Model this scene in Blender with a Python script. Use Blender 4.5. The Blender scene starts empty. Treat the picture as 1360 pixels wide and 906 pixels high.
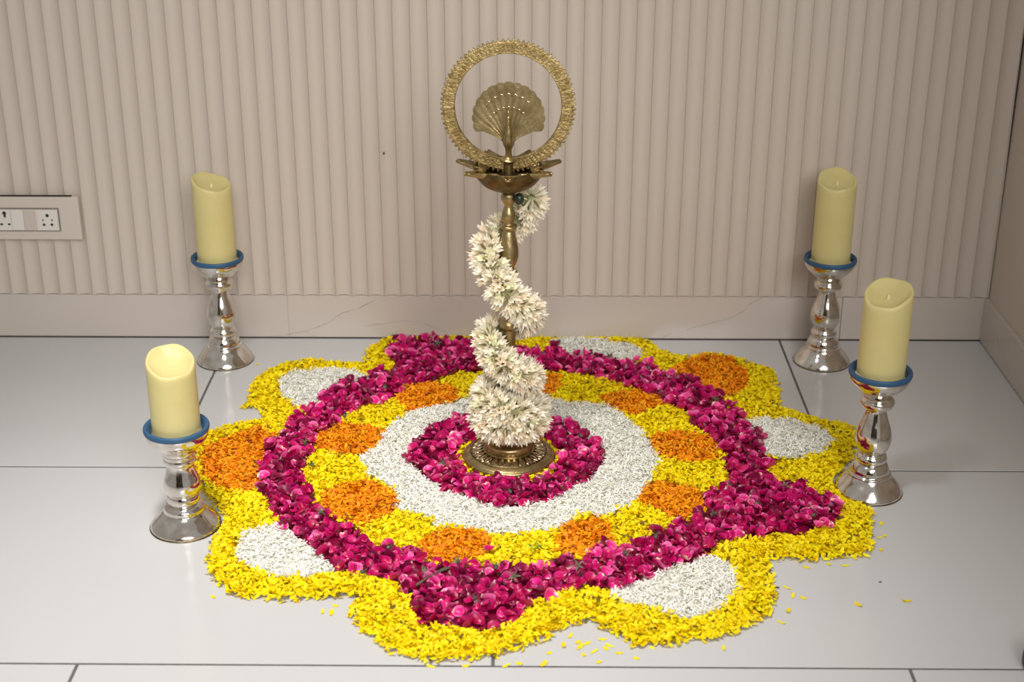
import bpy, bmesh, math, random
import numpy as np
from mathutils import Vector, Matrix

random.seed(7)
rng = np.random.default_rng(11)
scene = bpy.context.scene
COL = scene.collection

# ------------------------------------------------------------------ camera
cam_data = bpy.data.cameras.new('camera')
cam = bpy.data.objects.new('camera', cam_data)
COL.objects.link(cam)
CAM = Vector((0.04306, -2.97657, 1.27315))
PITCH, YAW, ROLL, FPX = 0.40567, -0.00887, 0.00077, 1967.1
fwd = Vector((math.sin(YAW) * math.cos(PITCH), math.cos(YAW) * math.cos(PITCH), -math.sin(PITCH)))
rgt = fwd.cross(Vector((0, 0, 1))).normalized()
upv = rgt.cross(fwd)
r2 = rgt * math.cos(ROLL) + upv * math.sin(ROLL)
u2 = -rgt * math.sin(ROLL) + upv * math.cos(ROLL)
M = Matrix((r2, u2, -fwd)).transposed().to_4x4()
M.translation = CAM
cam.matrix_world = M
cam_data.sensor_width = 36.0
cam_data.lens = FPX / 1360 * 36.0
cam_data.clip_start = 0.05
cam_data.dof.use_dof = True
cam_data.dof.focus_distance = 2.62
cam_data.dof.aperture_fstop = 4.5
scene.camera = cam

# ------------------------------------------------------------------ world, lights, exposure
world = bpy.data.worlds.new('world')
scene.world = world
world.use_nodes = True
bg = world.node_tree.nodes['Background']
bg.inputs['Color'].default_value = (1.0, 0.95, 0.90, 1)
bg.inputs['Strength'].default_value = 0.31

def spot_lamp(name, loc, target, cone, power, radius, color):
    d = bpy.data.lights.new(name, 'SPOT')
    d.energy = power
    d.spot_size = math.radians(cone)
    d.spot_blend = 1.0
    d.shadow_soft_size = radius
    d.color = color
    o = bpy.data.objects.new(name, d)
    COL.objects.link(o)
    o.location = loc
    o.rotation_euler = (Vector(target) - Vector(loc)).to_track_quat('-Z', 'Y').to_euler()
    return o

# a ceiling spotlight over the flower carpet and the photographer's lamp to the right of the camera
spot_lamp('ceiling_spotlight', (-0.50, -1.50, 2.40), (-0.30, -1.20, 0.0), 60, 180, 0.17, (1.0, 0.975, 0.955))
spot_lamp('photo_lamp', (0.50, -3.75, 2.20), (-0.22, -0.25, 0.40), 50, 450, 1.15, (1.0, 0.975, 0.955))

vs = scene.view_settings
vs.view_transform = 'Standard'
vs.look = 'None'
vs.exposure = 0.17
vs.gamma = 1.0
vs.use_curve_mapping = False

# ------------------------------------------------------------------ helpers
def link(o, parent=None):
    COL.objects.link(o)
    if parent is not None:
        o.parent = parent
    return o

def mesh_from(name, V, F, mat=None, smooth=True, cols=None):
    me = bpy.data.meshes.new(name)
    me.from_pydata([tuple(map(float, v)) for v in V], [], [tuple(map(int, f)) for f in F])
    me.update()
    if smooth:
        me.polygons.foreach_set('use_smooth', [True] * len(me.polygons))
    if cols is not None:
        a = me.color_attributes.new('Col', 'FLOAT_COLOR', 'POINT')
        c = np.ones((len(V), 4), dtype=np.float32)
        c[:, :3] = cols
        a.data.foreach_set('color', c.ravel())
    if mat:
        me.materials.append(mat)
    return me

def big_mesh(name, V, Q, mat, cols):
    """Quads from numpy arrays, quickly."""
    me = bpy.data.meshes.new(name)
    n, m = len(V), len(Q)
    me.vertices.add(n)
    me.vertices.foreach_set('co', np.asarray(V, np.float32).ravel())
    me.loops.add(m * 4)
    me.loops.foreach_set('vertex_index', np.asarray(Q, np.int32).ravel())
    me.polygons.add(m)
    me.polygons.foreach_set('loop_start', np.arange(m, dtype=np.int32) * 4)
    me.polygons.foreach_set('use_smooth', np.ones(m, dtype=bool))
    me.update(calc_edges=True)
    me.validate()
    a = me.color_attributes.new('Col', 'FLOAT_COLOR', 'POINT')
    c = np.ones((n, 4), np.float32)
    c[:, :3] = cols
    a.data.foreach_set('color', c.ravel())
    me.materials.append(mat)
    return me

def obj(name, me, parent=None, loc=None):
    o = bpy.data.objects.new(name, me)
    if loc is not None:
        o.location = loc
    return link(o, parent)

def empty(name, loc):
    o = bpy.data.objects.new(name, None)
    o.location = loc
    o.empty_display_size = 0.05
    return link(o)

def tag(o, label=None, cat=None, group=None, kind=None):
    if label: o['label'] = label
    if cat: o['category'] = cat
    if group: o['group'] = group
    if kind: o['kind'] = kind
    return o

def lathe(profile, seg=64, close=False):
    V, F = [], []
    n = len(profile)
    for r, z in profile:
        for k in range(seg):
            a = 2 * math.pi * k / seg
            V.append((r * math.cos(a), r * math.sin(a), z))
    for i in range(n - 1):
        for k in range(seg):
            k2 = (k + 1) % seg
            F.append((i * seg + k, i * seg + k2, (i + 1) * seg + k2, (i + 1) * seg + k))
    F.append(tuple(range(seg))[::-1])
    F.append(tuple((n - 1) * seg + k for k in range(seg)))
    return V, F

def smooth_profile(pts, sub=4):
    """Catmull-Rom through the profile so turned work has round curves."""
    P = [pts[0]] + list(pts) + [pts[-1]]
    out = []
    for i in range(1, len(P) - 2):
        p0, p1, p2, p3 = (np.array(P[i - 1]), np.array(P[i]), np.array(P[i + 1]), np.array(P[i + 2]))
        for s in range(sub):
            t = s / sub
            q = 0.5 * ((2 * p1) + (p2 - p0) * t + (2 * p0 - 5 * p1 + 4 * p2 - p3) * t * t + (3 * p1 - p0 - 3 * p2 + p3) * t ** 3)
            out.append((max(float(q[0]), 0.0005), float(q[1])))
    out.append(pts[-1])
    return out

def box(x0, x1, y0, y1, z0, z1, bevel=0.0, seg=2):
    bm = bmesh.new()
    bmesh.ops.create_cube(bm, size=1.0)
    for v in bm.verts:
        v.co = Vector(((x0 + x1) / 2 + v.co.x * (x1 - x0), (y0 + y1) / 2 + v.co.y * (y1 - y0), (z0 + z1) / 2 + v.co.z * (z1 - z0)))
    if bevel:
        bmesh.ops.bevel(bm, geom=bm.edges[:], offset=bevel, segments=seg, affect='EDGES', profile=0.5)
    return bm

def bm_mesh(name, bm, mat, smooth=False):
    me = bpy.data.meshes.new(name)
    bm.to_mesh(me)
    bm.free()
    if smooth:
        me.polygons.foreach_set('use_smooth', [True] * len(me.polygons))
    me.materials.append(mat)
    return me

def tube(path, radii, seg=12):
    """Sweep a circle along a path, caps included."""
    P = [Vector(p) for p in path]
    V, F = [], []
    n = len(P)
    ref = Vector((0.3, 1, 0.2)).normalized()
    for i, p in enumerate(P):
        t = (P[min(i + 1, n - 1)] - P[max(i - 1, 0)]).normalized()
        a = t.cross(ref).normalized()
        b = t.cross(a).normalized()
        ref = -a.cross(t).normalized() if False else ref
        r = radii[i] if hasattr(radii, '__len__') else radii
        for k in range(seg):
            th = 2 * math.pi * k / seg
            V.append(tuple(p + a * r * math.cos(th) + b * r * math.sin(th)))
    for i in range(n - 1):
        for k in range(seg):
            k2 = (k + 1) % seg
            F.append((i * seg + k, i * seg + k2, (i + 1) * seg + k2, (i + 1) * seg + k))
    F.append(tuple(range(seg))[::-1])
    F.append(tuple((n - 1) * seg + k for k in range(seg)))
    return V, F

# ------------------------------------------------------------------ materials
def material(name, color, rough=0.5, metal=0.0, vary=None, scale=20.0, bump=0.0, bump_scale=60.0, attr=False, sss=0.0,
             spec=0.5, coat=0.0, sheen=0.0, rough_vary=0.0, stretch=None, detail=5.0, sss_radius=(0.01, 0.007, 0.003), trans=0.0):
    m = bpy.data.materials.new(name)
    m.use_nodes = True
    nt = m.node_tree
    b = nt.nodes['Principled BSDF']
    b.inputs['Base Color'].default_value = (*color, 1)
    b.inputs['Roughness'].default_value = rough
    b.inputs['Metallic'].default_value = metal
    b.inputs['Specular IOR Level'].default_value = spec
    b.inputs['Coat Weight'].default_value = coat
    b.inputs['Sheen Weight'].default_value = sheen
    if sss:
        b.inputs['Subsurface Weight'].default_value = sss
        b.inputs['Subsurface Radius'].default_value = sss_radius
        b.inputs['Subsurface Scale'].default_value = 1.0
    tc = nt.nodes.new('ShaderNodeTexCoord')
    src = tc.outputs['Object']
    if stretch:
        mp = nt.nodes.new('ShaderNodeMapping')
        mp.inputs['Scale'].default_value = stretch
        nt.links.new(src, mp.inputs['Vector'])
        src = mp.outputs['Vector']
    if attr:
        at = nt.nodes.new('ShaderNodeVertexColor')
        at.layer_name = 'Col'
        nt.links.new(at.outputs['Color'], b.inputs['Base Color'])
        if trans:
            # thin petals let some light through
            tr = nt.nodes.new('ShaderNodeBsdfTranslucent')
            nt.links.new(at.outputs['Color'], tr.inputs['Color'])
            mx = nt.nodes.new('ShaderNodeMixShader')
            mx.inputs[0].default_value = trans
            out = nt.nodes['Material Output']
            nt.links.new(b.outputs[0], mx.inputs[1])
            nt.links.new(tr.outputs[0], mx.inputs[2])
            nt.links.new(mx.outputs[0], out.inputs['Surface'])
    elif vary:
        nz = nt.nodes.new('ShaderNodeTexNoise')
        nz.inputs['Scale'].default_value = scale
        nz.inputs['Detail'].default_value = detail
        nt.links.new(src, nz.inputs['Vector'])
        rp = nt.nodes.new('ShaderNodeValToRGB')
        rp.color_ramp.elements[0].position = 0.35
        rp.color_ramp.elements[1].position = 0.68
        rp.color_ramp.elements[0].color = (*vary, 1)
        rp.color_ramp.elements[1].color = (*color, 1)
        nt.links.new(nz.outputs['Fac'], rp.inputs['Fac'])
        nt.links.new(rp.outputs['Color'], b.inputs['Base Color'])
        if rough_vary:
            mr = nt.nodes.new('ShaderNodeMapRange')
            mr.inputs['To Min'].default_value = rough + rough_vary
            mr.inputs['To Max'].default_value = max(rough - rough_vary, 0.02)
            nt.links.new(nz.outputs['Fac'], mr.inputs['Value'])
            nt.links.new(mr.outputs['Result'], b.inputs['Roughness'])
    if bump:
        n2 = nt.nodes.new('ShaderNodeTexNoise')
        n2.inputs['Scale'].default_value = bump_scale
        n2.inputs['Detail'].default_value = 4.0
        nt.links.new(src, n2.inputs['Vector'])
        bp = nt.nodes.new('ShaderNodeBump')
        bp.inputs['Strength'].default_value = bump
        bp.inputs['Distance'].default_value = 0.002
        nt.links.new(n2.outputs['Fac'], bp.inputs['Height'])
        nt.links.new(bp.outputs['Normal'], b.inputs['Normal'])
    return m

MAT = {}
MAT['panel'] = material('fluted_panel_paint', (0.62, 0.55, 0.475), 0.45, vary=(0.595, 0.527, 0.455), scale=1.5)
MAT['marble'] = material('skirting_marble', (0.60, 0.535, 0.475), 0.22, vary=(0.56, 0.50, 0.445), scale=3.0)
MAT['vein'] = material('marble_vein', (0.30, 0.26, 0.22), 0.35, vary=(0.42, 0.37, 0.32), scale=60)
MAT['tile'] = material('floor_tile_glaze', (0.592, 0.592, 0.592), 0.17, vary=(0.563, 0.563, 0.563), scale=1.2, spec=0.5)
MAT['grout'] = material('grout', (0.15, 0.137, 0.132), 0.9, vary=(0.11, 0.10, 0.096), scale=40)
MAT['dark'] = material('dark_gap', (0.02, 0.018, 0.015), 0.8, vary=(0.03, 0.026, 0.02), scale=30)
MAT['plate'] = material('socket_board_laminate', (0.64, 0.575, 0.50), 0.4, vary=(0.62, 0.555, 0.48), scale=4)
MAT['module'] = material('socket_plastic', (0.74, 0.70, 0.63), 0.35, vary=(0.71, 0.67, 0.60), scale=6)
MAT['switch'] = material('switch_rocker_plastic', (0.60, 0.53, 0.46), 0.35, vary=(0.58, 0.51, 0.44), scale=6)
MAT['brass'] = material('aged_brass', (0.54, 0.42, 0.215), 0.37, 1.0, vary=(0.31, 0.23, 0.105), scale=55, bump=0.25, bump_scale=240, rough_vary=0.10)
MAT['brass_halo'] = material('embossed_brass', (0.52, 0.395, 0.18), 0.46, 1.0, vary=(0.27, 0.19, 0.075), scale=110, bump=0.7, bump_scale=330, rough_vary=0.08)
MAT['brass_light'] = material('polished_brass_relief', (0.72, 0.62, 0.44), 0.25, 1.0, vary=(0.60, 0.48, 0.30), scale=90)
MAT['brass_dark'] = material('blackened_brass', (0.22, 0.16, 0.07), 0.42, 1.0, vary=(0.10, 0.07, 0.03), scale=60, bump=0.3, bump_scale=200)
MAT['silver'] = material('silvered_glass', (0.88, 0.85, 0.80), 0.10, 1.0, vary=(0.62, 0.56, 0.48), scale=46, bump=0.16, bump_scale=60, rough_vary=0.05, detail=8)
MAT['blue'] = material('blue_lining', (0.030, 0.105, 0.215), 0.5, vary=(0.024, 0.085, 0.175), scale=30)
MAT['wax'] = material('ivory_wax', (0.68, 0.60, 0.275), 0.45, sss=0.35, vary=(0.65, 0.565, 0.245), scale=14, bump=0.05, bump_scale=30)
MAT['wick'] = material('wick_plastic', (0.80, 0.73, 0.45), 0.4, vary=(0.76, 0.69, 0.41), scale=50)
MAT['black'] = material('black_rubber', (0.012, 0.012, 0.013), 0.4, vary=(0.02, 0.02, 0.02), scale=20)
MAT['petal'] = material('flower_petal', (1, 1, 1), 0.55, attr=True, trans=0.10, spec=0.22)
MAT['white'] = material('white_petal', (1, 1, 1), 0.6, attr=True, trans=0.08, spec=0.15)
MAT['timber'] = material('added_wall_timber', (0.10, 0.065, 0.04), 0.4, vary=(0.06, 0.038, 0.024), scale=4, stretch=(6, 6, 0.6))
MAT['rose'] = material('rose_petal_satin', (1, 1, 1), 0.30, attr=True, trans=0.05, spec=0.42)
MAT['garland'] = material('white_flower', (1, 1, 1), 0.55, attr=True, trans=0.14, spec=0.2)
MAT['green'] = material('leaf_green', (0.16, 0.40, 0.03), 0.5, vary=(0.10, 0.28, 0.03), scale=80)
MAT['sepal'] = material('rose_sepal', (0.15, 0.16, 0.085), 0.6, vary=(0.07, 0.07, 0.04), scale=120)
MAT['string'] = material('garland_thread', (0.42, 0.40, 0.22), 0.8, vary=(0.25, 0.26, 0.12), scale=90)
MAT['twig'] = material('dry_twig', (0.13, 0.12, 0.06), 0.7, vary=(0.07, 0.05, 0.03), scale=60)
MAT['knot'] = material('dark_bud', (0.020, 0.035, 0.018), 0.35, vary=(0.012, 0.018, 0.010), scale=80)
MAT['frame'] = material('frame_seam', (0.16, 0.135, 0.115), 0.6, vary=(0.22, 0.19, 0.16), scale=30)

# ------------------------------------------------------------------ setting
XL, XR = -1.62, 1.043          # the wall runs on past the left of the picture
WALL_TOP = 2.4
SKIRT = 0.100

# floor: a grout bed with single tiles laid in running bond
floor = obj('floor', bm_mesh('floor', box(-2.42, XR + 0.1, -5.42, 0.06, -0.03, -0.0012), MAT['grout']))
tag(floor, 'light grey stone floor tiles in running bond with dark joints', kind='structure')
G = 0.0024
row = 0
for y1 in (0.0, -0.6, -1.2, -1.8, -2.4, -3.0, -3.6, -4.2, -4.8):
    y0 = y1 - 0.6
    off = 0.6 if row % 2 == 0 else 0.0
    x = -3 * 1.2 + off
    while x < XR:
        a, b = max(x, -2.4), min(x + 1.2, XR)
        if b - a > 0.02:
            t = obj('tile', bm_mesh('tile', box(a + G, b - G, y0 + G, y1 - G, -0.02, 0.0, 0.0008, 1), MAT['tile']), floor)
        x += 1.2
    row += 1

# back wall with one object for each concave flute
wall_back = obj('wall_back', bm_mesh('wall_back', box(XL, XR + 0.12, 0.012, 0.08, 0.0, WALL_TOP), MAT['panel']))
tag(wall_back, 'beige wall clad in narrow vertical fluted panelling', kind='structure')
PITCHF, DEPTH = 0.0350, 0.0072
V, F = [], []
NS = 10
for zi, z in enumerate((SKIRT + 0.0015, WALL_TOP)):
    for k in range(NS + 1):
        s = k / NS
        yy = -0.0050 + DEPTH * (1 - (2 * s - 1) ** 2)       # ridges stand proud, the middle is hollow
        V.append((0.00025 + s * (PITCHF - 0.0005), yy, z))
    V.append((PITCHF - 0.00025, 0.0122, z))
    V.append((0.00025, 0.0122, z))
n = NS + 3
for k in range(n):
    k2 = (k + 1) % n
    F.append((k, k2, n + k2, n + k))
F.append(tuple(range(n))[::-1])
F.append(tuple(range(n, 2 * n)))
fl = mesh_from('flute', V, F, MAT['panel'], smooth=False)
x = -0.2938 - 38 * PITCHF
while x < XR - 0.004:
    if x + PITCHF > XR:
        break
    obj('flute', fl, wall_back, (x, 0, 0))
    x += PITCHF
x_end = x
edge = obj('edge_strip', bm_mesh('edge_strip', box(x_end, XR - 0.001, -0.0015, 0.0121, SKIRT + 0.0015, WALL_TOP), MAT['panel']), wall_back)
obj('wall_mark', bm_mesh('wall_mark', box(-0.2510, -0.2478, -0.0040, 0.0, 0.416, 0.4205, 0.0006, 1), MAT['dark']), wall_back)

baseboard = tag(obj('baseboard_back', bm_mesh('baseboard_back', box(XL, XR, 0.006, 0.0118, 0.0, SKIRT), MAT['grout'])),
                'pale veined stone skirting along the fluted wall', kind='structure')
for a, b in ((XL, -0.47), (-0.4698, 0.7295), (0.7305, XR - 0.0005)):
    obj('skirting_slab', bm_mesh('skirting_slab', box(a, b, -0.0005, 0.0062, 0.0022, SKIRT, 0.0006, 1), MAT['marble']), baseboard)

def vein(pts, width, y=-0.00058):
    V, F = [], []
    n = len(pts)
    P = [np.array(p, float) for p in pts]
    Q = []
    for i in range(n - 1):
        for s in range(4):
            t = s / 4
            q = P[i] * (1 - t) + P[i + 1] * t
            Q.append(q + rng.normal(0, 0.0007, 2))
    Q.append(P[-1])
    for i, q in enumerate(Q):
        d = Q[min(i + 1, len(Q) - 1)] - Q[max(i - 1, 0)]
        nrm = np.array([-d[1], d[0]]) / (np.linalg.norm(d) + 1e-9)
        w = width * (0.25 + 0.75 * rng.random()) * (0.5 if i in (0, len(Q) - 1) else 1)
        for yy in (y, -0.0003):
            V.append((q[0] + nrm[0] * w, yy, q[1] + nrm[1] * w))
            V.append((q[0] - nrm[0] * w, yy, q[1] - nrm[1] * w))
    for i in range(len(Q) - 1):
        a, b = i * 4, i * 4 + 4
        F += [(a, a + 1, b + 1, b), (a + 1, a + 3, b + 3, b + 1), (a + 2, a, b, b + 2)]
    return V, F

for pts, w in (([(-0.52, 0.003), (-0.4856, 0.0067), (-0.4356, 0.0159), (-0.4021, 0.0285), (-0.3819, 0.0375), (-0.3513, 0.0606), (-0.3182, 0.0696), (-0.2766, 0.0926)], 0.0009),
               ([(-0.4356, 0.0159), (-0.425, 0.009), (-0.41, 0.004)], 0.0007),
               ([(-0.30, 0.028), (-0.221, 0.0417), (-0.1801, 0.0384), (-0.1312, 0.0172)], 0.0006),
               ([(0.395, 0.022), (0.41, 0.0268), (0.4421, 0.0376), (0.4824, 0.0484), (0.5218, 0.0698), (0.5306, 0.0856), (0.5557, 0.0979)], 0.0008),
               ([(0.345, 0.004), (0.3502, 0.007), (0.3647, 0.0142)], 0.0012)):
    V, F = vein(pts, w)
    obj('vein', mesh_from('vein', V, F, MAT['vein']), baseboard)

# right wall, plain panel over the same skirting
wall_right = tag(obj('wall_right', bm_mesh('wall_right', box(XR + 0.0005, XR + 0.10, -1.5, 0.0115, 0.0, WALL_TOP), MAT['panel'])),
                 'plain beige side wall at the right edge', kind='structure')
bb_r = tag(obj('baseboard_right', bm_mesh('baseboard_right', box(XR - 0.0085, XR + 0.0006, -1.5, -0.0008, 0.0022, SKIRT, 0.0006, 1), MAT['marble'])),
           'pale stone skirting along the right side wall', kind='structure')
def veinx(pts, w):
    V, F = vein([(p[0], p[1]) for p in pts], w)
    return [(XR - 0.0085 + (0.00005 if v[1] > -0.0004 else -0.0001), v[0], v[2]) for v in V], F
for pts, w in (([(-0.02, 0.075), (-0.07, 0.066), (-0.09, 0.05)], 0.0006), ([(-0.11, 0.062), (-0.13, 0.048), (-0.15, 0.040)], 0.0012), ([(-0.17, 0.037), (-0.22, 0.02)], 0.0006)):
    V, F = veinx(pts, w)
    obj('vein', mesh_from('vein', V, F, MAT['vein']), bb_r)
# solid dark wedge as painted shade in the open corner joint, wider towards the top
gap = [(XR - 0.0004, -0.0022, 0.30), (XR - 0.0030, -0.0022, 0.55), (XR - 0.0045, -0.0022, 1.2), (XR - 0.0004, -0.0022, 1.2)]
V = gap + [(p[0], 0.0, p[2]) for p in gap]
tag(obj('corner_gap_shade', mesh_from('corner_gap_shade', V, [(0, 1, 2, 3), (7, 6, 5, 4), (0, 4, 5, 1), (1, 5, 6, 2), (2, 6, 7, 3), (3, 7, 4, 0)], MAT['dark'], smooth=False)),
    'dark strip painting the shade of the open joint in the right wall corner', kind='structure')

# unseen dark timber wall added behind the camera for the silver to mirror
tag(obj('wall_front_added', bm_mesh('wall_front_added', box(-2.4, XR + 0.1, -5.5, -5.4, 0.0, WALL_TOP), MAT['timber'])), 'unseen dark timber wall added behind the camera for dark reflections', kind='structure')

# ------------------------------------------------------------------ socket board
sb = tag(empty('socket_board', (-1.06, -0.0036, 0.278)), 'beige socket board with a switch and two sockets on the fluted wall', 'socket board')
def sbx(name, x0, x1, y0, y1, z0, z1, mat, bev, parent, seg=2):
    ox, oy, oz = (-1.06, -0.0036, 0.278)
    o = obj(name, bm_mesh(name, box(x0 - ox, x1 - ox, y0 - oy, y1 - oy, z0 - oz, z1 - oz, bev, seg), mat), sb)
    if parent is not sb:
        o.parent = parent
    return o
sbx('backing_board', -1.24, -0.8935, -0.0165, -0.0037, 0.2312, 0.3255, MAT['plate'], 0.0012, sb)
sbx('cover_frame', -1.19, -0.9360, -0.0185, -0.0160, 0.2500, 0.3015, MAT['frame'], 0.0005, sb)
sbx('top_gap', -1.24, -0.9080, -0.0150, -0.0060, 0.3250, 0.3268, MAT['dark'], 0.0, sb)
sbx('cover_plate', -1.188, -0.9385, -0.0205, -0.0182, 0.2525, 0.2990, MAT['module'], 0.0006, sb)
m1 = sbx('socket_module', -1.075, -1.0372, -0.0225, -0.0200, 0.2535, 0.2980, MAT['module'], 0.0006, sb)
sbx('switch_rocker', -1.0365, -1.0105, -0.0232, -0.0200, 0.2540, 0.2975, MAT['module'], 0.0010, sb)
sbx('blank_module', -1.0098, -0.9845, -0.0225, -0.0200, 0.2540, 0.2975, MAT['switch'], 0.0006, sb)
m2 = sbx('socket_module', -0.9800, -0.9400, -0.0225, -0.0200, 0.2535, 0.2980, MAT['module'], 0.0006, sb)
def hole(x, z, r, parent, sx=1.0, sz=1.0):
    V, F = lathe([(r, -0.0015), (r, 0.0), (r * 0.86, 0.00025)], 16)
    V = [((v[0]) * sx + x + 1.06, -0.0225 + 0.0036 - v[2], v[1] * sz + z - 0.278) for v in V]
    F = [f[::-1] for f in F]
    o = obj('pin_hole', mesh_from('pin_hole', V, F, MAT['dark'], smooth=False), parent)
    return o
for (x, z, r) in ((-0.9602, 0.2865, 0.0037), (-0.9702, 0.2764, 0.0019), (-0.9511, 0.2765, 0.0019), (-0.9690, 0.2664, 0.0031), (-0.9523, 0.2665, 0.0031)):
    hole(x, z, r, m2)
hole(-1.0500, 0.2915, 0.0042, m1)
hole(-1.0496, 0.2855, 0.0032, m1, 0.8, 1.3)
hole(-1.0585, 0.2670, 0.0030, m1, 1.1, 0.8)
hole(-1.0425, 0.2670, 0.0030, m1, 1.1, 0.8)

# ------------------------------------------------------------------ candle holders and candles
TALL = dict(
    foot=[(0.0585, 0.0), (0.0590, 0.004), (0.0560, 0.010), (0.0485, 0.020), (0.0415, 0.028), (0.0375, 0.0335), (0.0365, 0.037), (0.0335, 0.0395), (0.0320, 0.047), (0.0285, 0.0545), (0.0235, 0.0585)],
    stem=[(0.0230, 0.0580), (0.0262, 0.0615), (0.0270, 0.067), (0.0250, 0.0725), (0.0215, 0.0755), (0.0240, 0.081), (0.0285, 0.090), (0.0308, 0.101), (0.0303, 0.112), (0.0272, 0.125), (0.0215, 0.141), (0.0178, 0.153), (0.0170, 0.160), (0.0200, 0.1635)],
    cup=[(0.0200, 0.1630), (0.0265, 0.1660), (0.0290, 0.1720), (0.0282, 0.1780), (0.0240, 0.1825), (0.0262, 0.1880), (0.0340, 0.1960), (0.0440, 0.2060), (0.0500, 0.2150), (0.0522, 0.2230), (0.0518, 0.2290)],
    rim=0.2305)
SHORT = dict(
    foot=[(0.0580, 0.0), (0.0585, 0.004), (0.0555, 0.009), (0.0465, 0.018), (0.0390, 0.026), (0.0345, 0.0300), (0.0335, 0.0330), (0.0330, 0.038), (0.0290, 0.0425), (0.0240, 0.0450)],
    stem=[(0.0238, 0.0447), (0.0262, 0.0480), (0.0272, 0.0540), (0.0262, 0.0600), (0.0250, 0.0635), (0.0285, 0.0680), (0.0308, 0.0780), (0.0298, 0.0880), (0.0262, 0.0990), (0.0232, 0.1110), (0.0225, 0.1180), (0.0240, 0.1215)],
    cup=[(0.0240, 0.1212), (0.0268, 0.1240), (0.0265, 0.1290), (0.0258, 0.1320), (0.0280, 0.1360), (0.0275, 0.1410), (0.0300, 0.1460), (0.0400, 0.1560), (0.0485, 0.1660), (0.0520, 0.1760), (0.0520, 0.1840)],
    rim=0.1860)

def holder(loc, spec, label, rot):
    e = tag(empty('candle_holder', loc), label, 'candle holder', 'silver candle holders around the flower carpet')
    e.rotation_euler.z = rot
    for part in ('foot', 'stem', 'cup'):
        V, F = lathe(smooth_profile(spec[part], 4), 72)
        obj(part, mesh_from(part, V, F, MAT['silver']), e)
    V, F = lathe([(0.0560, 0.0), (0.0596, 0.0002), (0.0600, 0.0012), (0.0596, 0.0022), (0.0560, 0.0024)], 72)
    o = obj('foot_ring', mesh_from('foot_ring', V, F, MAT['brass_dark']), e)
    z = spec['rim']
    prof = smooth_profile([(0.0500, z - 0.0085), (0.0530, z - 0.0055), (0.0538, z - 0.0005), (0.0525, z + 0.0030), (0.0495, z + 0.0032), (0.0462, z + 0.0005), (0.0430, z - 0.0045), (0.0405, z - 0.0060), (0.0200, z - 0.0060), (0.0008, z - 0.0060)], 3)
    V, F = lathe(prof, 72)
    tag(obj('blue_rim', mesh_from('blue_rim', V, F, MAT['blue']), e), 'dull blue lining and lip of the cup')
    return z - 0.0058

def candle(loc, R, h, a, b, label, wob, dish=0.012):
    wav = 0.0004 if h < 0.13 else 0.0018
    e = tag(empty('pillar_candle', loc), label, 'candle', 'ivory pillar candles on the silver holders')
    seg = 72
    rings = [(0.0, 0.0), (R * 0.97, 0.0), (R, 0.002)]
    for k in range(1, 9):
        rings.append((R, 0.002 + (h - 0.012) * k / 8))
    rings += [(R * 0.995, h - 0.005), (R * 0.97, h - 0.0015), (R * 0.93, h), (R * 0.885, h - 0.0010), (R * 0.80, h - 0.0045), (R * 0.62, h - dish * 0.70), (R * 0.40, h - dish * 0.92), (R * 0.18, h - dish), (0.0006, h - dish)]
    V, F = [], []
    for i, (r, z) in enumerate(rings):
        t = max(0.0, (z - h * 0.35) / (h * 0.65)) if i < 11 else 1.0
        for k in range(seg):
            th = 2 * math.pi * k / seg
            rr = r * (1 + 0.006 * math.sin(3 * th + wob) * (1 if i > 1 else 0))
            x, y = rr * math.cos(th), rr * math.sin(th)
            dz = a * x + b * y + (r / R) ** 2 * wav * math.sin(2 * th + wob) + (r / R) ** 2 * 0.0012 * math.sin(5 * th + wob * 2)
            V.append((x, y, z + t * dz))
    for i in range(len(rings) - 1):
        for k in range(seg):
            k2 = (k + 1) % seg
            F.append((i * seg + k, i * seg + k2, (i + 1) * seg + k2, (i + 1) * seg + k))
    obj('wax_body', mesh_from('wax_body', V, F, MAT['wax']), e)
    # moulded flame tongue in the dish
    V, F = lathe(smooth_profile([(0.0030, 0.0), (0.0036, 0.003), (0.0034, 0.007), (0.0022, 0.011), (0.0006, 0.014)], 3), 14)
    V = [(v[0] * 0.8, v[1] * 0.5, v[2] * 0.62 + h - dish - 0.001) for v in V]
    obj('wick', mesh_from('wick', V, F, MAT['wick']), e)
    return e

CS = [
    ((-0.5265, -0.806), SHORT, 'short silver candle holder with blue lip, front left beside orange petals', 0.0395, 0.124, -0.13, 0.36, 0.4,
     'ivory pillar candle on the short holder at front left, dished top facing us'),
    ((-0.5880, -0.119), TALL, 'tall silver candle holder with blue lip before the wall at back left', 0.0400, 0.168, -0.26, 0.16, 1.6,
     'ivory pillar candle at back left nearest the socket board, top sloping right'),
    ((0.6510, -0.672), TALL, 'tall silver candle holder with blue lip at front right, beside the magenta point', 0.0405, 0.150, 0.20, 0.30, 2.9,
     'ivory pillar candle at front right, top sloping down to the left'),
    ((0.6710, -0.112), TALL, 'tall silver candle holder with blue lip before the wall at back right', 0.0395, 0.175, 0.03, 0.34, 4.0,
     'ivory pillar candle at back right against the wall, rounded hollow top'),
]
for (x, y), spec, hl, R, h, a, b, wob, cl in CS:
    zc = holder((x, y, 0), spec, hl, wob)
    candle((x, y, zc), R, h, a, b, cl, wob)

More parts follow.
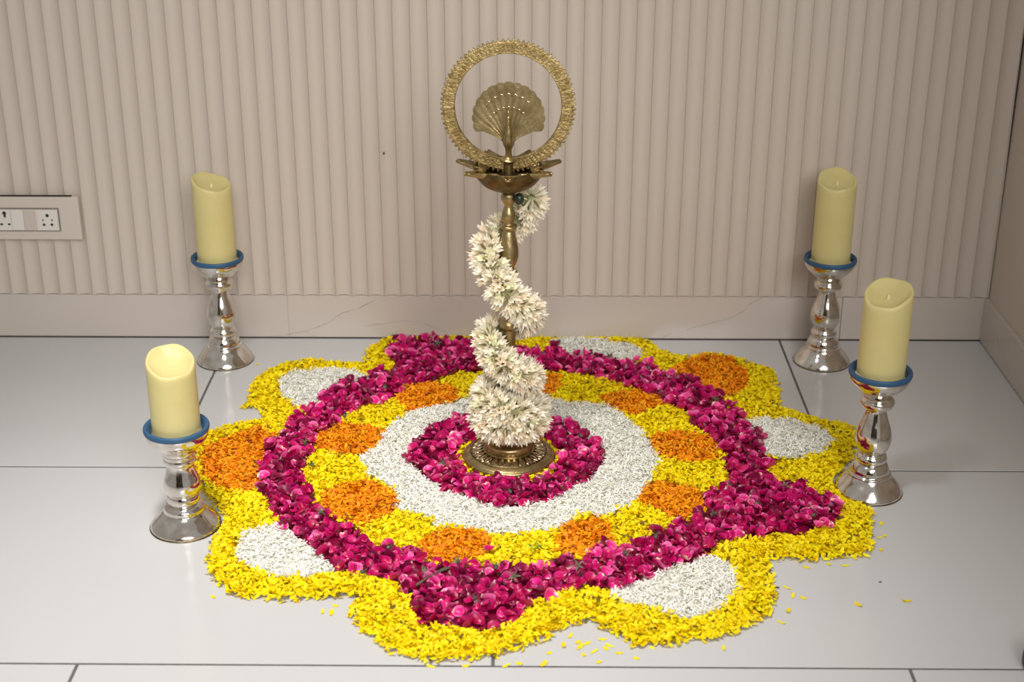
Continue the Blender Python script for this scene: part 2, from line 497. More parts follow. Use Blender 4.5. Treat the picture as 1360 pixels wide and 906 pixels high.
# ------------------------------------------------------------------ brass lamp
LX, LY = 0.0157, -0.5685
lamp = tag(empty('oil_lamp', (LX, LY, 0)), 'aged brass oil lamp with peacock and toothed halo ring, standing in the flower carpet', 'oil lamp')
base_prof = [(0.079, 0.0), (0.0825, 0.0005), (0.0838, 0.004), (0.0836, 0.013), (0.0815, 0.0160), (0.0795, 0.0156), (0.0780, 0.0172), (0.070, 0.0212), (0.058, 0.0245), (0.0475, 0.0270), (0.0440, 0.0278), (0.0450, 0.0320), (0.0452, 0.0390), (0.0425, 0.0430), (0.034, 0.0470), (0.026, 0.0550), (0.019, 0.0700), (0.0140, 0.0900)]
V, F = lathe(smooth_profile(base_prof, 3), 96)
base = obj('base', mesh_from('base', V, F, MAT['brass']), lamp)
# engraved band on the dome, leaves left bright over a blackened ground
V, F = lathe([(0.0475, 0.0268), (0.0475, 0.0277), (0.0560, 0.0259), (0.0640, 0.0240), (0.0700, 0.0220), (0.0700, 0.0208)], 96)
obj('engraved_band', mesh_from('engraved_band', V, F, MAT['brass_dark']), base)
def band_z(r):
    return float(np.interp(r, [0.0475, 0.0560, 0.0640, 0.0700], [0.0277, 0.0259, 0.0240, 0.0220]))
def relief(outline, ridge, name, ang, mat):
    V, F = [], []
    n = len(outline)
    for (r, t) in outline:
        V.append((r, t, band_z(r) - 0.0004))
    for (r, t) in outline:
        V.append((r, t * 0.8, band_z(r) + 0.0006))
    V.append((ridge, 0, band_z(ridge) + 0.0016))
    for k in range(n):
        k2 = (k + 1) % n
        F += [(k, k2, n + k2, n + k), (n + k, n + k2, 2 * n)]
    return mesh_from(name, V, F, mat, smooth=False)
leaf_me = relief([(0.0480, -0.0010), (0.052, -0.0036), (0.057, -0.0052), (0.062, -0.0042), (0.0685, 0.0), (0.062, 0.0042), (0.057, 0.0052), (0.052, 0.0036), (0.0480, 0.0010)], 0.0585, 'engraved_leaf', 0, MAT['brass_light'])
dart_me = relief([(0.0600, 0.0), (0.0650, -0.0028), (0.0692, -0.0006), (0.0692, 0.0006), (0.0650, 0.0028)], 0.0650, 'engraved_dart', 0, MAT['brass_light'])
NL = 28
for k in range(NL):
    o = obj('engraved_leaf', leaf_me, base)
    o.rotation_euler.z = 2 * math.pi * k / NL
    o = obj('engraved_dart', dart_me, base)
    o.rotation_euler.z = 2 * math.pi * (k + 0.5) / NL

stem_prof = [(0.0140, 0.088), (0.0115, 0.100), (0.0110, 0.130), (0.0160, 0.140), (0.0180, 0.150), (0.0160, 0.160), (0.0115, 0.170), (0.0120, 0.250), (0.0125, 0.262), (0.0170, 0.267), (0.0180, 0.274), (0.0150, 0.281), (0.0100, 0.290), (0.0095, 0.330), (0.0098, 0.362), (0.0145, 0.366), (0.0150, 0.372), (0.0100, 0.376), (0.0110, 0.381), (0.0160, 0.393), (0.0175, 0.404), (0.0162, 0.418), (0.0120, 0.438), (0.0098, 0.4465), (0.0140, 0.4500), (0.0140, 0.4545), (0.0085, 0.458), (0.0105, 0.467), (0.0112, 0.476), (0.0070, 0.489), (0.0100, 0.496), (0.0132, 0.502), (0.0128, 0.510), (0.0080, 0.516)]
V, F = lathe(smooth_profile(stem_prof, 4), 48)
obj('stem', mesh_from('stem', V, F, MAT['brass']), lamp)

bowl_prof = smooth_profile([(0.0080, 0.515), (0.024, 0.5190), (0.042, 0.5275), (0.0535, 0.5400), (0.0590, 0.5520), (0.0602, 0.5585), (0.0595, 0.5600), (0.0575, 0.5585), (0.0510, 0.5440), (0.034, 0.5320), (0.0010, 0.5280)], 4)
V, F = lathe(bowl_prof, 72)
bowl = obj('oil_bowl', mesh_from('oil_bowl', V, F, MAT['brass_dark']), lamp)
# seven wick spouts
def spout_mesh():
    V, F = [], []
    NT, NC = 12, 8
    for layer in (0, 1):
        for i in range(NT + 1):
            t = i / NT
            r = 0.040 + 0.050 * t
            w = 0.0165 * (1 - t) ** 1.5 + 0.0044 + 0.0012 * t
            if i == NT: w *= 0.55
            d = 0.0085 * (1 - t) + 0.0032
            zt = 0.5590 + 0.0065 * t ** 1.5
            for k in range(NC + 1):
                c = -1 + 2 * k / NC
                y = c * w * (1.0 if layer == 0 else 1.16)
                z = zt - d * (1 - c * c) - (0.0 if layer == 0 else 0.0034 - 0.0010 * abs(c))
                if layer == 1 and i == NT: r = 0.0912
                V.append((r, y, z))
    W = NC + 1
    off = (NT + 1) * W
    for i in range(NT):
        for k in range(NC):
            a = i * W + k
            F.append((a, a + W, a + W + 1, a + 1))
            b = off + a
            F.append((b, b + 1, b + W + 1, b + W))
        a = i * W
        F.append((a, off + a, off + a + W, a + W))
        a = i * W + NC
        F.append((a, a + W, off + a + W, off + a))
    for k in range(NC):
        a = NT * W + k
        F.append((a, off + a, off + a + 1, a + 1))
        a = k
        F.append((a, a + 1, off + a + 1, off + a))
    return mesh_from('spout', V, F, MAT['brass'])
sp = spout_mesh()
for k in range(7):
    o = obj('spout', sp, bowl)
    o.rotation_euler.z = math.radians(-90 + k * 360 / 7)

# toothed halo ring
def halo():
    NT = 82
    RI, RO, RT = 0.0885, 0.1083, 0.1130
    prof = []
    for k in range(NT):
        for f, r in ((0.0, RO), (0.20, RO + 0.001), (0.40, RT), (0.60, RT), (0.80, RO + 0.001)):
            prof.append((2 * math.pi * (k + f) / NT, r))
    n = len(prof)
    V, F = [], []
    layers = [(-0.0035, 'in0'), (-0.0035, 'out'), (0.0035, 'out'), (0.0035, 'in0')]
    cols = [(RI, -0.0026), (RI + 0.0010, -0.0038), (RI + 0.0026, -0.0036), (RI + 0.009, -0.0036), (RO - 0.0015, -0.0036), (None, -0.0026), (None, 0.0022), (RO - 0.001, 0.0036), (RI, 0.0030)]
    m = len(cols)
    for th, r in prof:
        for cr, y in cols:
            q = r if cr is None else cr
            # embossed dots: the middle of the band rises and falls along the ring
            if cr is not None and abs(cr - (RI + 0.009)) < 1e-6:
                y = y - 0.0002 * math.sin(th * 82)
            V.append((q * math.cos(th), y, q * math.sin(th)))
    for i in range(n):
        i2 = (i + 1) % n
        for k in range(m):
            k2 = (k + 1) % m
            F.append((i * m + k, i2 * m + k, i2 * m + k2, i * m + k2))
    return mesh_from('halo_ring', V, F, MAT['brass_halo'], smooth=False)
obj('halo_ring', halo(), lamp, (-0.0008, 0.006, 0.6605))

# peacock: pedestal, body, fanned feathers
V, F = lathe(smooth_profile([(0.0110, 0.5262), (0.0085, 0.531), (0.0080, 0.556), (0.0085, 0.566), (0.0130, 0.5690), (0.0125, 0.5715), (0.0070, 0.5760), (0.0055, 0.5800)], 3), 28)
obj('pedestal', mesh_from('pedestal', V, F, MAT['brass']), lamp)
path = [(0, -0.002, 0.574), (0, -0.003, 0.582), (0, -0.005, 0.592), (0, -0.008, 0.601), (0, -0.0105, 0.609), (0, -0.0125, 0.617), (0, -0.0130, 0.626), (0, -0.0130, 0.635), (0, -0.0150, 0.642), (0, -0.0170, 0.6465), (0, -0.0180, 0.6500)]
rad = [0.0050, 0.0052, 0.0056, 0.0068, 0.0074, 0.0066, 0.0050, 0.0038, 0.0036, 0.0044, 0.0012]
Pi, Ri = [], []
for i in range(len(path) - 1):
    for s in range(3):
        t = s / 3
        Pi.append(tuple(np.array(path[i]) * (1 - t) + np.array(path[i + 1]) * t))
        Ri.append(rad[i] * (1 - t) + rad[i + 1] * t)
Pi.append(path[-1]); Ri.append(rad[-1])
V, F = tube(Pi, Ri, 18)
pea = tag(obj('peacock', mesh_from('peacock', V, F, MAT['brass']), lamp), 'small brass peacock with fanned tail')
V, F = tube([(0, -0.020, 0.6455), (0, -0.0245, 0.6440), (0, -0.0275, 0.6415)], [0.0024, 0.0016, 0.0004], 10)
obj('beak', mesh_from('beak', V, F, MAT['brass']), pea)
V, F = tube([(0, -0.0165, 0.6490), (0, -0.0150, 0.6545), (0, -0.0140, 0.6580)], [0.0012, 0.0014, 0.0022], 8)
obj('crest', mesh_from('crest', V, F, MAT['brass']), pea)
for s in (-1, 1):     # thighs give the chest its breadth
    V, F = tube([(s * 0.003, -0.004, 0.590), (s * 0.0055, -0.004, 0.600), (s * 0.0062, -0.003, 0.609), (s * 0.004, -0.002, 0.616)], [0.0022, 0.0042, 0.0044, 0.0015], 10)
    obj('wing', mesh_from('wing', V, F, MAT['brass']), pea)
V, F = [], []
outl = [(0.0045, 0.595), (-0.0045, 0.595), (-0.016, 0.6050), (-0.030, 0.6145), (-0.042, 0.6175), (-0.0545, 0.6175)]
outl += [(0.0590 * math.cos(a), 0.6405 + 0.0590 * math.sin(a)) for a in np.radians(np.linspace(200, -20, 40))]
outl += [(0.0545, 0.6175), (0.042, 0.6175), (0.030, 0.6145), (0.016, 0.6050)]
no = len(outl)
V = [(p[0], 0.0065, p[1]) for p in outl] + [(p[0], 0.0090, p[1]) for p in outl] + [(0, 0.0065, 0.64), (0, 0.0090, 0.64)]
for i in range(no):
    i2 = (i + 1) % no
    F += [(i, i2, 2 * no), (no + i2, no + i, 2 * no + 1), (i2, i, no + i, no + i2)]
obj('tail_plate', mesh_from('tail_plate', V, F, MAT['brass'], smooth=False), pea)
NF = 15
FC, FR, FO = 0.6405, 0.0590, 0.5965      # centre and radius of the fan edge, root of the feathers
angs = np.radians(np.linspace(-23, 203, NF + 1))
for k in range(NF):
    a0, a1 = angs[k], angs[k + 1]
    def edge(a, bulge=0.0):
        return np.array([(FR + bulge) * math.cos(a), FC + (FR + bulge) * math.sin(a)])
    e0, e1 = edge(a0), edge(a1)
    am = (a0 + a1) / 2
    root = np.array([0.006 * math.cos(am), FO + 0.006 + 0.006 * math.sin(am)])
    tip = []
    for s in np.linspace(0, 1, 7):
        tip.append(edge(a0 + (a1 - a0) * s, 0.0024 * math.sin(math.pi * s)))
    # sides follow a slight hollow so that the outermost feathers keep the fan's curved lower edge
    def side(e, sgn, am_):
        pts = []
        for s in (0.25, 0.5, 0.75):
            q = root + (e - root) * s
            if k in (0, NF - 1):
                q[1] += 0.010 * math.sin(math.pi * s) * (1 if (k == 0) == (sgn < 0) else 0.6)
            pts.append(q)
        return pts
    s0, s1 = side(e0, -1, am), side(e1, 1, am)
    outline = [root] + s0 + tip + s1[::-1]
    n = len(outline)
    yb = 0.0060 + (0.0007 if k % 2 else 0.0)
    V = [(p[0], yb + 0.0016, p[1]) for p in outline] + [(p[0], yb - 0.0002, p[1]) for p in outline]
    mid = []
    for s in (0.12, 0.4, 0.7, 0.90):
        q = root + (edge(am) - root) * s
        mid.append((q[0], yb - 0.0007, q[1]))
    V += mid
    c0 = 2 * n
    F = [tuple(range(n))]
    for i in range(n):
        i2 = (i + 1) % n
        F.append((i2, i, n + i, n + i2))
    left = [n + 1, n + 2, n + 3, n + 4]
    rightv = [n + n - 1, n + n - 2, n + n - 3, n + n - 4]
    F += [(n, n + 1, c0), (n, c0, n + n - 1)]
    F += [(n + 1, n + 2, c0 + 1, c0), (n + 2, n + 3, c0 + 2, c0 + 1), (n + 3, n + 4, c0 + 3, c0 + 2)]
    F += [(rightv[0], c0, c0 + 1, rightv[1]), (rightv[1], c0 + 1, c0 + 2, rightv[2]), (rightv[2], c0 + 2, c0 + 3, rightv[3])]
    for i in range(4, 10):
        F.append((n + i, n + i + 1, c0 + 3))
    obj('tail_feather', mesh_from('tail_feather', V, F, MAT['brass'], smooth=False), pea)
    # raised eye of the feather, two rows of arcs
    for rr in ((0.52, 0.76) if 4 <= k <= 10 else ()):
        A0, A1 = root + (e0 - root) * rr, root + (e1 - root) * rr
        Am = root + (edge(am) - root) * (rr + 0.05)
        pth = []
        for s in np.linspace(0, 1, 6):
            q = (1 - s) ** 2 * A0 + 2 * s * (1 - s) * (2 * Am - 0.5 * (A0 + A1)) + s * s * A1
            pth.append((q[0], yb - 0.0010, q[1]))
        V, F = tube(pth, [0.0005, 0.0009, 0.0011, 0.0011, 0.0009, 0.0005], 6)
        obj('feather_arc', mesh_from('feather_arc', V, F, MAT['brass_light']), pea)

# ------------------------------------------------------------------ garland wound round the stem
gar = tag(empty('flower_garland', (LX, LY, 0)), 'cream white flower garland wound in a spiral around the brass lamp stem', 'garland')
kphi = np.radians([-246, -236, -180, -90, 0, 90, 180, 270, 360, 450, 540, 630, 720, 810, 900, 990, 1080, 1170, 1260])
kz = [0.500, 0.470, 0.440, 0.400, 0.338, 0.288, 0.258, 0.243, 0.200, 0.165, 0.148, 0.134, 0.120, 0.108, 0.100, 0.094, 0.090, 0.088, 0.088]
kR = [0.044, 0.043, 0.037, 0.036, 0.035, 0.035, 0.034, 0.033, 0.035, 0.036, 0.037, 0.038, 0.041, 0.042, 0.043, 0.044, 0.045, 0.045, 0.045]
def gpos(phi):
    z = np.interp(phi, kphi, kz)
    R = np.interp(phi, kphi, kR)
    return np.array([R * math.sin(phi), -R * math.cos(phi), z])
phis = np.linspace(kphi[0], kphi[-1], 400)
GP = np.array([gpos(p) for p in phis])
GP[1:-1] = (GP[:-2] + GP[1:-1] * 2 + GP[2:]) / 4
for _ in range(40):
    GP[1:-1] = (GP[:-2] + GP[1:-1] * 2 + GP[2:]) / 4
V, F = tube([tuple(p) for p in GP[::3]], 0.0075, 8)
obj('string', mesh_from('string', V, F, MAT['string']), gar)

def flower_arrays(seed):
    r = np.random.default_rng(seed)
    V, F, C = [], [], []
    L = 0.012
    # slim tube
    for z, rad_ in ((0.0, 0.0014), (L, 0.0023)):
        for k in range(5):
            a = 2 * math.pi * k / 5
            V.append((rad_ * math.cos(a), rad_ * math.sin(a), z)); C.append((0.72, 0.70, 0.46) if z == 0 else (0.86, 0.82, 0.66))
    for k in range(5):
        F.append((k, (k + 1) % 5, 5 + (k + 1) % 5, 5 + k))
    nP = 7
    for k in range(nP):
        a = 2 * math.pi * (k + r.uniform(-0.2, 0.2)) / nP
        spread = r.uniform(0.3, 1.0)
        ln = r.uniform(0.010, 0.015)
        w = r.uniform(0.0016, 0.0026)
        ca, sa = math.cos(a), math.sin(a)
        b0 = len(V)
        for s, ww in ((0.0, 0.7), (0.55, 1.0)):
            rr = 0.0016 + spread * 0.0085 * s ** 1.2
            z = L - 0.001 + ln * s * (1 - 0.25 * spread * s)
            for sg in (-1, 1):
                V.append((rr * ca - sg * w * ww * sa, rr * sa + sg * w * ww * ca, z))
                C.append((0.88, 0.84, 0.68) if s == 0 else (0.93, 0.91, 0.82))
        rr = 0.0016 + spread * 0.0085
        V.append((rr * ca, rr * sa, L - 0.001 + ln * (1 - 0.25 * spread)))
        C.append((0.95, 0.93, 0.87))
        F += [(b0, b0 + 1, b0 + 3, b0 + 2), (b0 + 2, b0 + 3, b0 + 4)]
    return np.array(V), F, np.array(C)

variants = [flower_arrays(100 + i) for i in range(8)]
tints = [(1.03, 1.0, 0.94), (1.03, 0.97, 0.84), (1.03, 0.92, 0.80), (0.98, 0.99, 0.80)]
flower_me = {}
for i, (V, F, C) in enumerate(variants):
    for j, t in enumerate(tints):
        flower_me[(i, j)] = mesh_from('flower', V, F, MAT['garland'], cols=np.clip(C * np.array(t), 0, 1))
seglen = np.r_[0, np.cumsum(np.linalg.norm(np.diff(GP, axis=0), axis=1))]
total = seglen[-1]
flowers = []
camv = np.array(CAM) - np.array([LX, LY, 0])
s = 0.0
while s < total:
    p = np.array([np.interp(s, seglen, GP[:, i]) for i in range(3)])
    q = np.array([np.interp(min(s + 0.004, total), seglen, GP[:, i]) for i in range(3)])
    p0 = np.array([np.interp(max(s - 0.004, 0), seglen, GP[:, i]) for i in range(3)])
    T = (q - p0) / np.linalg.norm(q - p0)
    A = np.cross(T, [0.2, 0.3, 1.0]); A /= np.linalg.norm(A)
    B = np.cross(T, A)
    n = 15
    ph0 = rng.uniform(0, 2 * math.pi)
    for k in range(n):
        th = ph0 + 2 * math.pi * (k + rng.uniform(-0.3, 0.3)) / n
        d = A * math.cos(th) + B * math.sin(th) + T * rng.normal(0, 0.28)
        d /= np.linalg.norm(d)
        org = p + d * rng.uniform(0.003, 0.0085)
        tip = org + d * 0.025
        if math.hypot(tip[0], tip[1]) < 0.020:       # would pierce the stem
            continue
        if tip[2] < 0.050 and math.hypot(tip[0], tip[1]) < 0.075:
            d[2] = max(d[2], -0.05); d /= np.linalg.norm(d)
        view = camv - tip; view /= np.linalg.norm(view)
        radial = np.array([tip[0], tip[1], 0]); radial /= np.linalg.norm(radial) + 1e-9
        flowers.append((float(d @ view) + 0.5 * float(radial @ view), org, d, rng.integers(8), rng.choice(4, p=[0.5, 0.24, 0.16, 0.10]), rng.uniform(1.1, 1.45), rng.uniform(0, 6.28)))
    s += 0.0095
flowers.sort(key=lambda f: -f[0])
mv, mf, mc, base_i = [], [], [], 0
for i, (_, org, d, vi, ti, sc, spin) in enumerate(flowers):
    qz = Vector(d).to_track_quat('Z', 'Y')
    mat = Matrix.Translation(Vector(org)) @ qz.to_matrix().to_4x4() @ Matrix.Rotation(spin, 4, 'Z') @ Matrix.Scale(sc, 4)
    if i < 300:
        o = obj('flower', flower_me[(int(vi), int(ti))], gar)
        o.matrix_local = mat
    else:
        V, F, C = variants[int(vi)]
        R3 = np.array(mat.to_3x3()); T3 = np.array(mat.translation)
        mv.append(V @ R3.T + T3)
        mf += [tuple(v + base_i for v in f) for f in F]
        mc.append(np.clip(C * np.array(tints[int(ti)]), 0, 1))
        base_i += len(V)
tag(obj('flower_mass', mesh_from('flower_mass', np.vstack(mv), mf, MAT['garland'], cols=np.vstack(mc)), gar), kind='stuff')
V, F = lathe(smooth_profile([(0.001, -0.011), (0.006, -0.008), (0.0085, 0.0), (0.006, 0.007), (0.001, 0.010)], 3), 16)
V = [(v[0] + 0.018, v[1] - 0.012, v[2] + 0.506) for v in V]
tag(obj('knot', mesh_from('knot', V, F, MAT['knot']), gar), 'dark green knot tying the garland under the bowl')

# ------------------------------------------------------------------ flower carpet
POLY = {
    'outer': [(0.01,0.017),(-0.116,0.011),(-0.221,0.01),(-0.262,-0.015),(-0.29,-0.061),(-0.294,-0.14),(-0.331,-0.144),(-0.419,-0.13),(-0.462,-0.15),(-0.503,-0.214),(-0.508,-0.283),(-0.507,-0.353),(-0.471,-0.369),(-0.462,-0.409),(-0.513,-0.432),(-0.545,-0.455),(-0.57,-0.502),(-0.566,-0.554),(-0.551,-0.612),(-0.539,-0.655),(-0.522,-0.701),(-0.496,-0.748),(-0.47,-0.787),(-0.465,-0.846),(-0.466,-0.931),(-0.453,-0.969),(-0.426,-1.007),(-0.398,-1.031),(-0.333,-1.036),(-0.25,-1.031),(-0.209,-1.022),(-0.22,-1.072),(-0.199,-1.108),(-0.176,-1.137),(-0.148,-1.173),(-0.104,-1.185),(-0.071,-1.19),(0.005,-1.182),(0.056,-1.15),(0.089,-1.119),(0.119,-1.095),(0.149,-1.09),(0.183,-1.125),(0.213,-1.154),(0.268,-1.144),(0.331,-1.132),(0.371,-1.11),(0.419,-1.076),(0.434,-1.041),(0.434,-0.977),(0.441,-0.91),(0.498,-0.912),(0.551,-0.897),(0.598,-0.897),(0.627,-0.823),(0.642,-0.762),(0.624,-0.724),(0.606,-0.684),(0.599,-0.643),(0.642,-0.568),(0.668,-0.486),(0.674,-0.429),(0.6,-0.394),(0.559,-0.355),(0.543,-0.345),(0.559,-0.282),(0.557,-0.165),(0.504,-0.12),(0.438,-0.081),(0.378,-0.105),(0.335,-0.062),(0.315,-0.017),(0.278,0.003),(0.182,0.01),(0.083,0.018)],
    'inner_rose': [(-0.172,-0.6),(-0.163,-0.532),(-0.133,-0.454),(-0.087,-0.415),(-0.039,-0.381),(0.035,-0.38),(0.092,-0.406),(0.151,-0.451),(0.192,-0.552),(0.191,-0.599),(0.16,-0.658),(0.105,-0.716),(0.056,-0.743),(0.003,-0.754),(-0.041,-0.728),(-0.103,-0.683),(-0.137,-0.65)],
    'white_ring': [(-0.236,-0.64),(-0.254,-0.568),(-0.225,-0.514),(-0.211,-0.442),(-0.179,-0.386),(-0.102,-0.345),(-0.054,-0.31),(-0.011,-0.292),(0.05,-0.291),(0.093,-0.308),(0.136,-0.342),(0.209,-0.355),(0.258,-0.437),(0.277,-0.5),(0.29,-0.563),(0.271,-0.646),(0.226,-0.746),(0.182,-0.787),(0.139,-0.778),(0.097,-0.831),(0.056,-0.841),(-0.002,-0.851),(-0.037,-0.827),(-0.101,-0.823),(-0.113,-0.791),(-0.172,-0.771),(-0.174,-0.708),(-0.203,-0.668)],
    'orange0': [(-0.22,-0.326),(-0.193,-0.275),(-0.158,-0.245),(-0.107,-0.252),(-0.083,-0.288),(-0.085,-0.331),(-0.12,-0.353),(-0.167,-0.388),(-0.193,-0.36)],
    'orange1': [(-0.349,-0.521),(-0.343,-0.476),(-0.305,-0.443),(-0.258,-0.442),(-0.217,-0.475),(-0.213,-0.513),(-0.251,-0.569),(-0.287,-0.557),(-0.335,-0.539)],
    'orange2': [(-0.31,-0.73),(-0.303,-0.697),(-0.268,-0.669),(-0.219,-0.668),(-0.184,-0.696),(-0.169,-0.74),(-0.177,-0.777),(-0.206,-0.803),(-0.231,-0.819),(-0.276,-0.794),(-0.306,-0.762)],
    'orange3': [(-0.125,-0.892),(-0.119,-0.863),(-0.095,-0.833),(-0.048,-0.827),(-0.012,-0.852),(-0.006,-0.881),(-0.015,-0.91),(-0.045,-0.929),(-0.079,-0.948),(-0.115,-0.93)],
    'orange4': [(0.094,-0.851),(0.113,-0.81),(0.161,-0.779),(0.191,-0.809),(0.191,-0.859),(0.161,-0.898),(0.125,-0.923),(0.1,-0.909),(0.096,-0.88)],
    'orange5': [(0.228,-0.714),(0.253,-0.669),(0.298,-0.663),(0.345,-0.685),(0.362,-0.723),(0.352,-0.766),(0.313,-0.793),(0.288,-0.777),(0.253,-0.746)],
    'orange6': [(0.28,-0.495),(0.303,-0.469),(0.356,-0.469),(0.394,-0.487),(0.406,-0.538),(0.396,-0.574),(0.349,-0.587),(0.3,-0.575),(0.285,-0.539)],
    'orange7': [(0.195,-0.321),(0.218,-0.285),(0.269,-0.277),(0.31,-0.306),(0.323,-0.341),(0.293,-0.369),(0.26,-0.404),(0.226,-0.377),(0.203,-0.349)],
    'orange8': [(0.057,-0.257),(0.076,-0.212),(0.114,-0.204),(0.118,-0.257),(0.106,-0.308),(0.069,-0.301)],
    'mid': [(-0.351,-0.653),(-0.343,-0.686),(-0.307,-0.752),(-0.275,-0.805),(-0.23,-0.834),(-0.211,-0.872),(-0.126,-0.916),(-0.113,-0.943),(-0.073,-0.954),(-0.035,-0.938),(0.006,-0.946),(0.065,-0.957),(0.096,-0.923),(0.136,-0.924),(0.182,-0.885),(0.219,-0.875),(0.295,-0.809),(0.346,-0.776),(0.363,-0.721),(0.409,-0.645),(0.413,-0.579),(0.408,-0.526),(0.387,-0.474),(0.362,-0.436),(0.365,-0.38),(0.325,-0.347),(0.311,-0.306),(0.257,-0.271),(0.227,-0.239),(0.159,-0.211),(0.115,-0.196),(0.034,-0.186),(-0.044,-0.194),(-0.091,-0.21),(-0.146,-0.247),(-0.21,-0.315),(-0.226,-0.332),(-0.304,-0.401),(-0.309,-0.443),(-0.351,-0.497),(-0.346,-0.537),(-0.339,-0.555),(-0.356,-0.593)],
    'rose': [(-0.432,-0.659),(-0.428,-0.631),(-0.426,-0.588),(-0.439,-0.538),(-0.421,-0.485),(-0.402,-0.447),(-0.388,-0.402),(-0.368,-0.334),(-0.324,-0.249),(-0.284,-0.238),(-0.254,-0.193),(-0.209,-0.177),(-0.235,-0.147),(-0.259,-0.101),(-0.234,-0.052),(-0.211,-0.019),(-0.165,-0.014),(-0.11,-0.047),(-0.059,-0.046),(0.017,-0.082),(0.082,-0.093),(0.116,-0.069),(0.145,-0.12),(0.168,-0.1),(0.205,-0.131),(0.25,-0.142),(0.305,-0.141),(0.32,-0.19),(0.357,-0.201),(0.389,-0.234),(0.428,-0.294),(0.435,-0.336),(0.459,-0.356),(0.461,-0.406),(0.482,-0.441),(0.49,-0.497),(0.476,-0.561),(0.495,-0.578),(0.483,-0.652),(0.532,-0.674),(0.568,-0.716),(0.589,-0.753),(0.573,-0.796),(0.539,-0.831),(0.51,-0.841),(0.468,-0.841),(0.418,-0.851),(0.376,-0.859),(0.356,-0.892),(0.314,-0.932),(0.273,-0.943),(0.238,-0.986),(0.2,-0.997),(0.169,-1.012),(0.131,-1.004),(0.088,-1.017),(0.066,-1.045),(0.044,-1.073),(0.018,-1.102),(-0.007,-1.122),(-0.069,-1.114),(-0.097,-1.111),(-0.131,-1.071),(-0.132,-1.047),(-0.138,-1.022),(-0.16,-0.99),(-0.197,-0.973),(-0.232,-0.96),(-0.274,-0.942),(-0.284,-0.91),(-0.328,-0.871),(-0.362,-0.825),(-0.391,-0.771),(-0.416,-0.705)],
    'w_ul': [(-0.455,-0.293),(-0.453,-0.225),(-0.424,-0.191),(-0.366,-0.183),(-0.312,-0.19),(-0.275,-0.219),(-0.251,-0.309),(-0.329,-0.411),(-0.373,-0.411),(-0.399,-0.368)],
    'w_tr': [(0.101,-0.065),(0.102,-0.024),(0.145,-0.003),(0.213,-0.023),(0.291,-0.071),(0.293,-0.11),(0.27,-0.157),(0.175,-0.177),(0.105,-0.14)],
    'w_r': [(0.462,-0.419),(0.508,-0.402),(0.566,-0.411),(0.607,-0.449),(0.622,-0.505),(0.59,-0.545),(0.535,-0.572),(0.485,-0.561),(0.455,-0.528)],
    'w_br': [(0.311,-0.904),(0.357,-0.911),(0.382,-0.953),(0.376,-1.014),(0.346,-1.06),(0.309,-1.085),(0.262,-1.077),(0.22,-1.057),(0.183,-1.035),(0.168,-0.991),(0.231,-0.923)],
    'w_bl': [(-0.427,-0.893),(-0.42,-0.846),(-0.381,-0.818),(-0.331,-0.81),(-0.257,-0.906),(-0.249,-0.967),(-0.302,-0.976),(-0.345,-0.976),(-0.392,-0.95),(-0.425,-0.919)],
    'o_r': [(0.355,-0.167),(0.391,-0.121),(0.432,-0.093),(0.48,-0.12),(0.508,-0.188),(0.498,-0.262),(0.455,-0.315),(0.428,-0.353),(0.38,-0.302),(0.343,-0.212)],
    'o_l': [(-0.546,-0.604),(-0.549,-0.533),(-0.519,-0.496),(-0.458,-0.448),(-0.418,-0.491),(-0.389,-0.596),(-0.409,-0.681),(-0.425,-0.7),(-0.445,-0.711),(-0.493,-0.687),(-0.516,-0.665)],
}
CELL = 0.003
X0, Y0, NX, NY = -0.70, -1.26, 470, 422
gx = X0 + (np.arange(NX) + 0.5) * CELL
gy = Y0 + (np.arange(NY) + 0.5) * CELL
GX, GY = np.meshgrid(gx, gy, indexing='ij')

def inside(poly, X, Y):
    P = np.array(poly)
    r = np.zeros(X.shape, bool)
    j = len(P) - 1
    for i in range(len(P)):
        xi, yi = P[i]; xj, yj = P[j]
        c = ((yi > Y) != (yj > Y))
        xin = (xj - xi) * (Y - yi) / (yj - yi + 1e-12) + xi
        r ^= c & (X < xin)
        j = i
    return r

def smooth_noise(seed, step):
    r = np.random.default_rng(seed)
    n = r.normal(0, 1, (NX // step + 3, NY // step + 3))
    fx = np.arange(NX) / step; fy = np.arange(NY) / step
    ix, iy = fx.astype(int), fy.astype(int)
    tx, ty = (fx - ix)[:, None], (fy - iy)[None, :]
    a = n[ix][:, iy]; b = n[ix + 1][:, iy]; c = n[ix][:, iy + 1]; d = n[ix + 1][:, iy + 1]
    return (a * (1 - tx) + b * tx) * (1 - ty) + (c * (1 - tx) + d * tx) * ty

WX = GX + 0.004 * smooth_noise(1, 7)
WY = GY + 0.004 * smooth_noise(2, 7)
lab = np.full((NX, NY), -1, int)
NAMES = []
def paint(mask, name):
    if name not in NAMES:
        NAMES.append(name)
    lab[mask] = NAMES.index(name)
outer_mask = inside(POLY['outer'], WX, WY) & (GY < -0.004)
paint(outer_mask, 'border')
for k in ('w_ul', 'w_tr', 'w_r', 'w_br', 'w_bl', 'o_r', 'o_l'):
    paint(inside(POLY[k], WX, WY), k)
paint(inside(POLY['rose'], WX, WY), 'rose_outer')
midm = inside(POLY['mid'], WX, WY)
ang = np.degrees(np.arctan2(GY + 0.575, GX - 0.016)) % 360
oc = []
for k in range(9):
    c = np.array(POLY['orange%d' % k]).mean(0)
    oc.append(math.degrees(math.atan2(c[1] + 0.575, c[0] - 0.016)) % 360)
so = sorted(range(9), key=lambda k: oc[k])
for i in range(9):
    a0, a1 = oc[so[i]], oc[so[(i + 1) % 9]]
    m = ((ang - a0) % 360) < ((a1 - a0) % 360)
    paint(midm & m, 'yellow_%d_%d' % (so[i], so[(i + 1) % 9]))
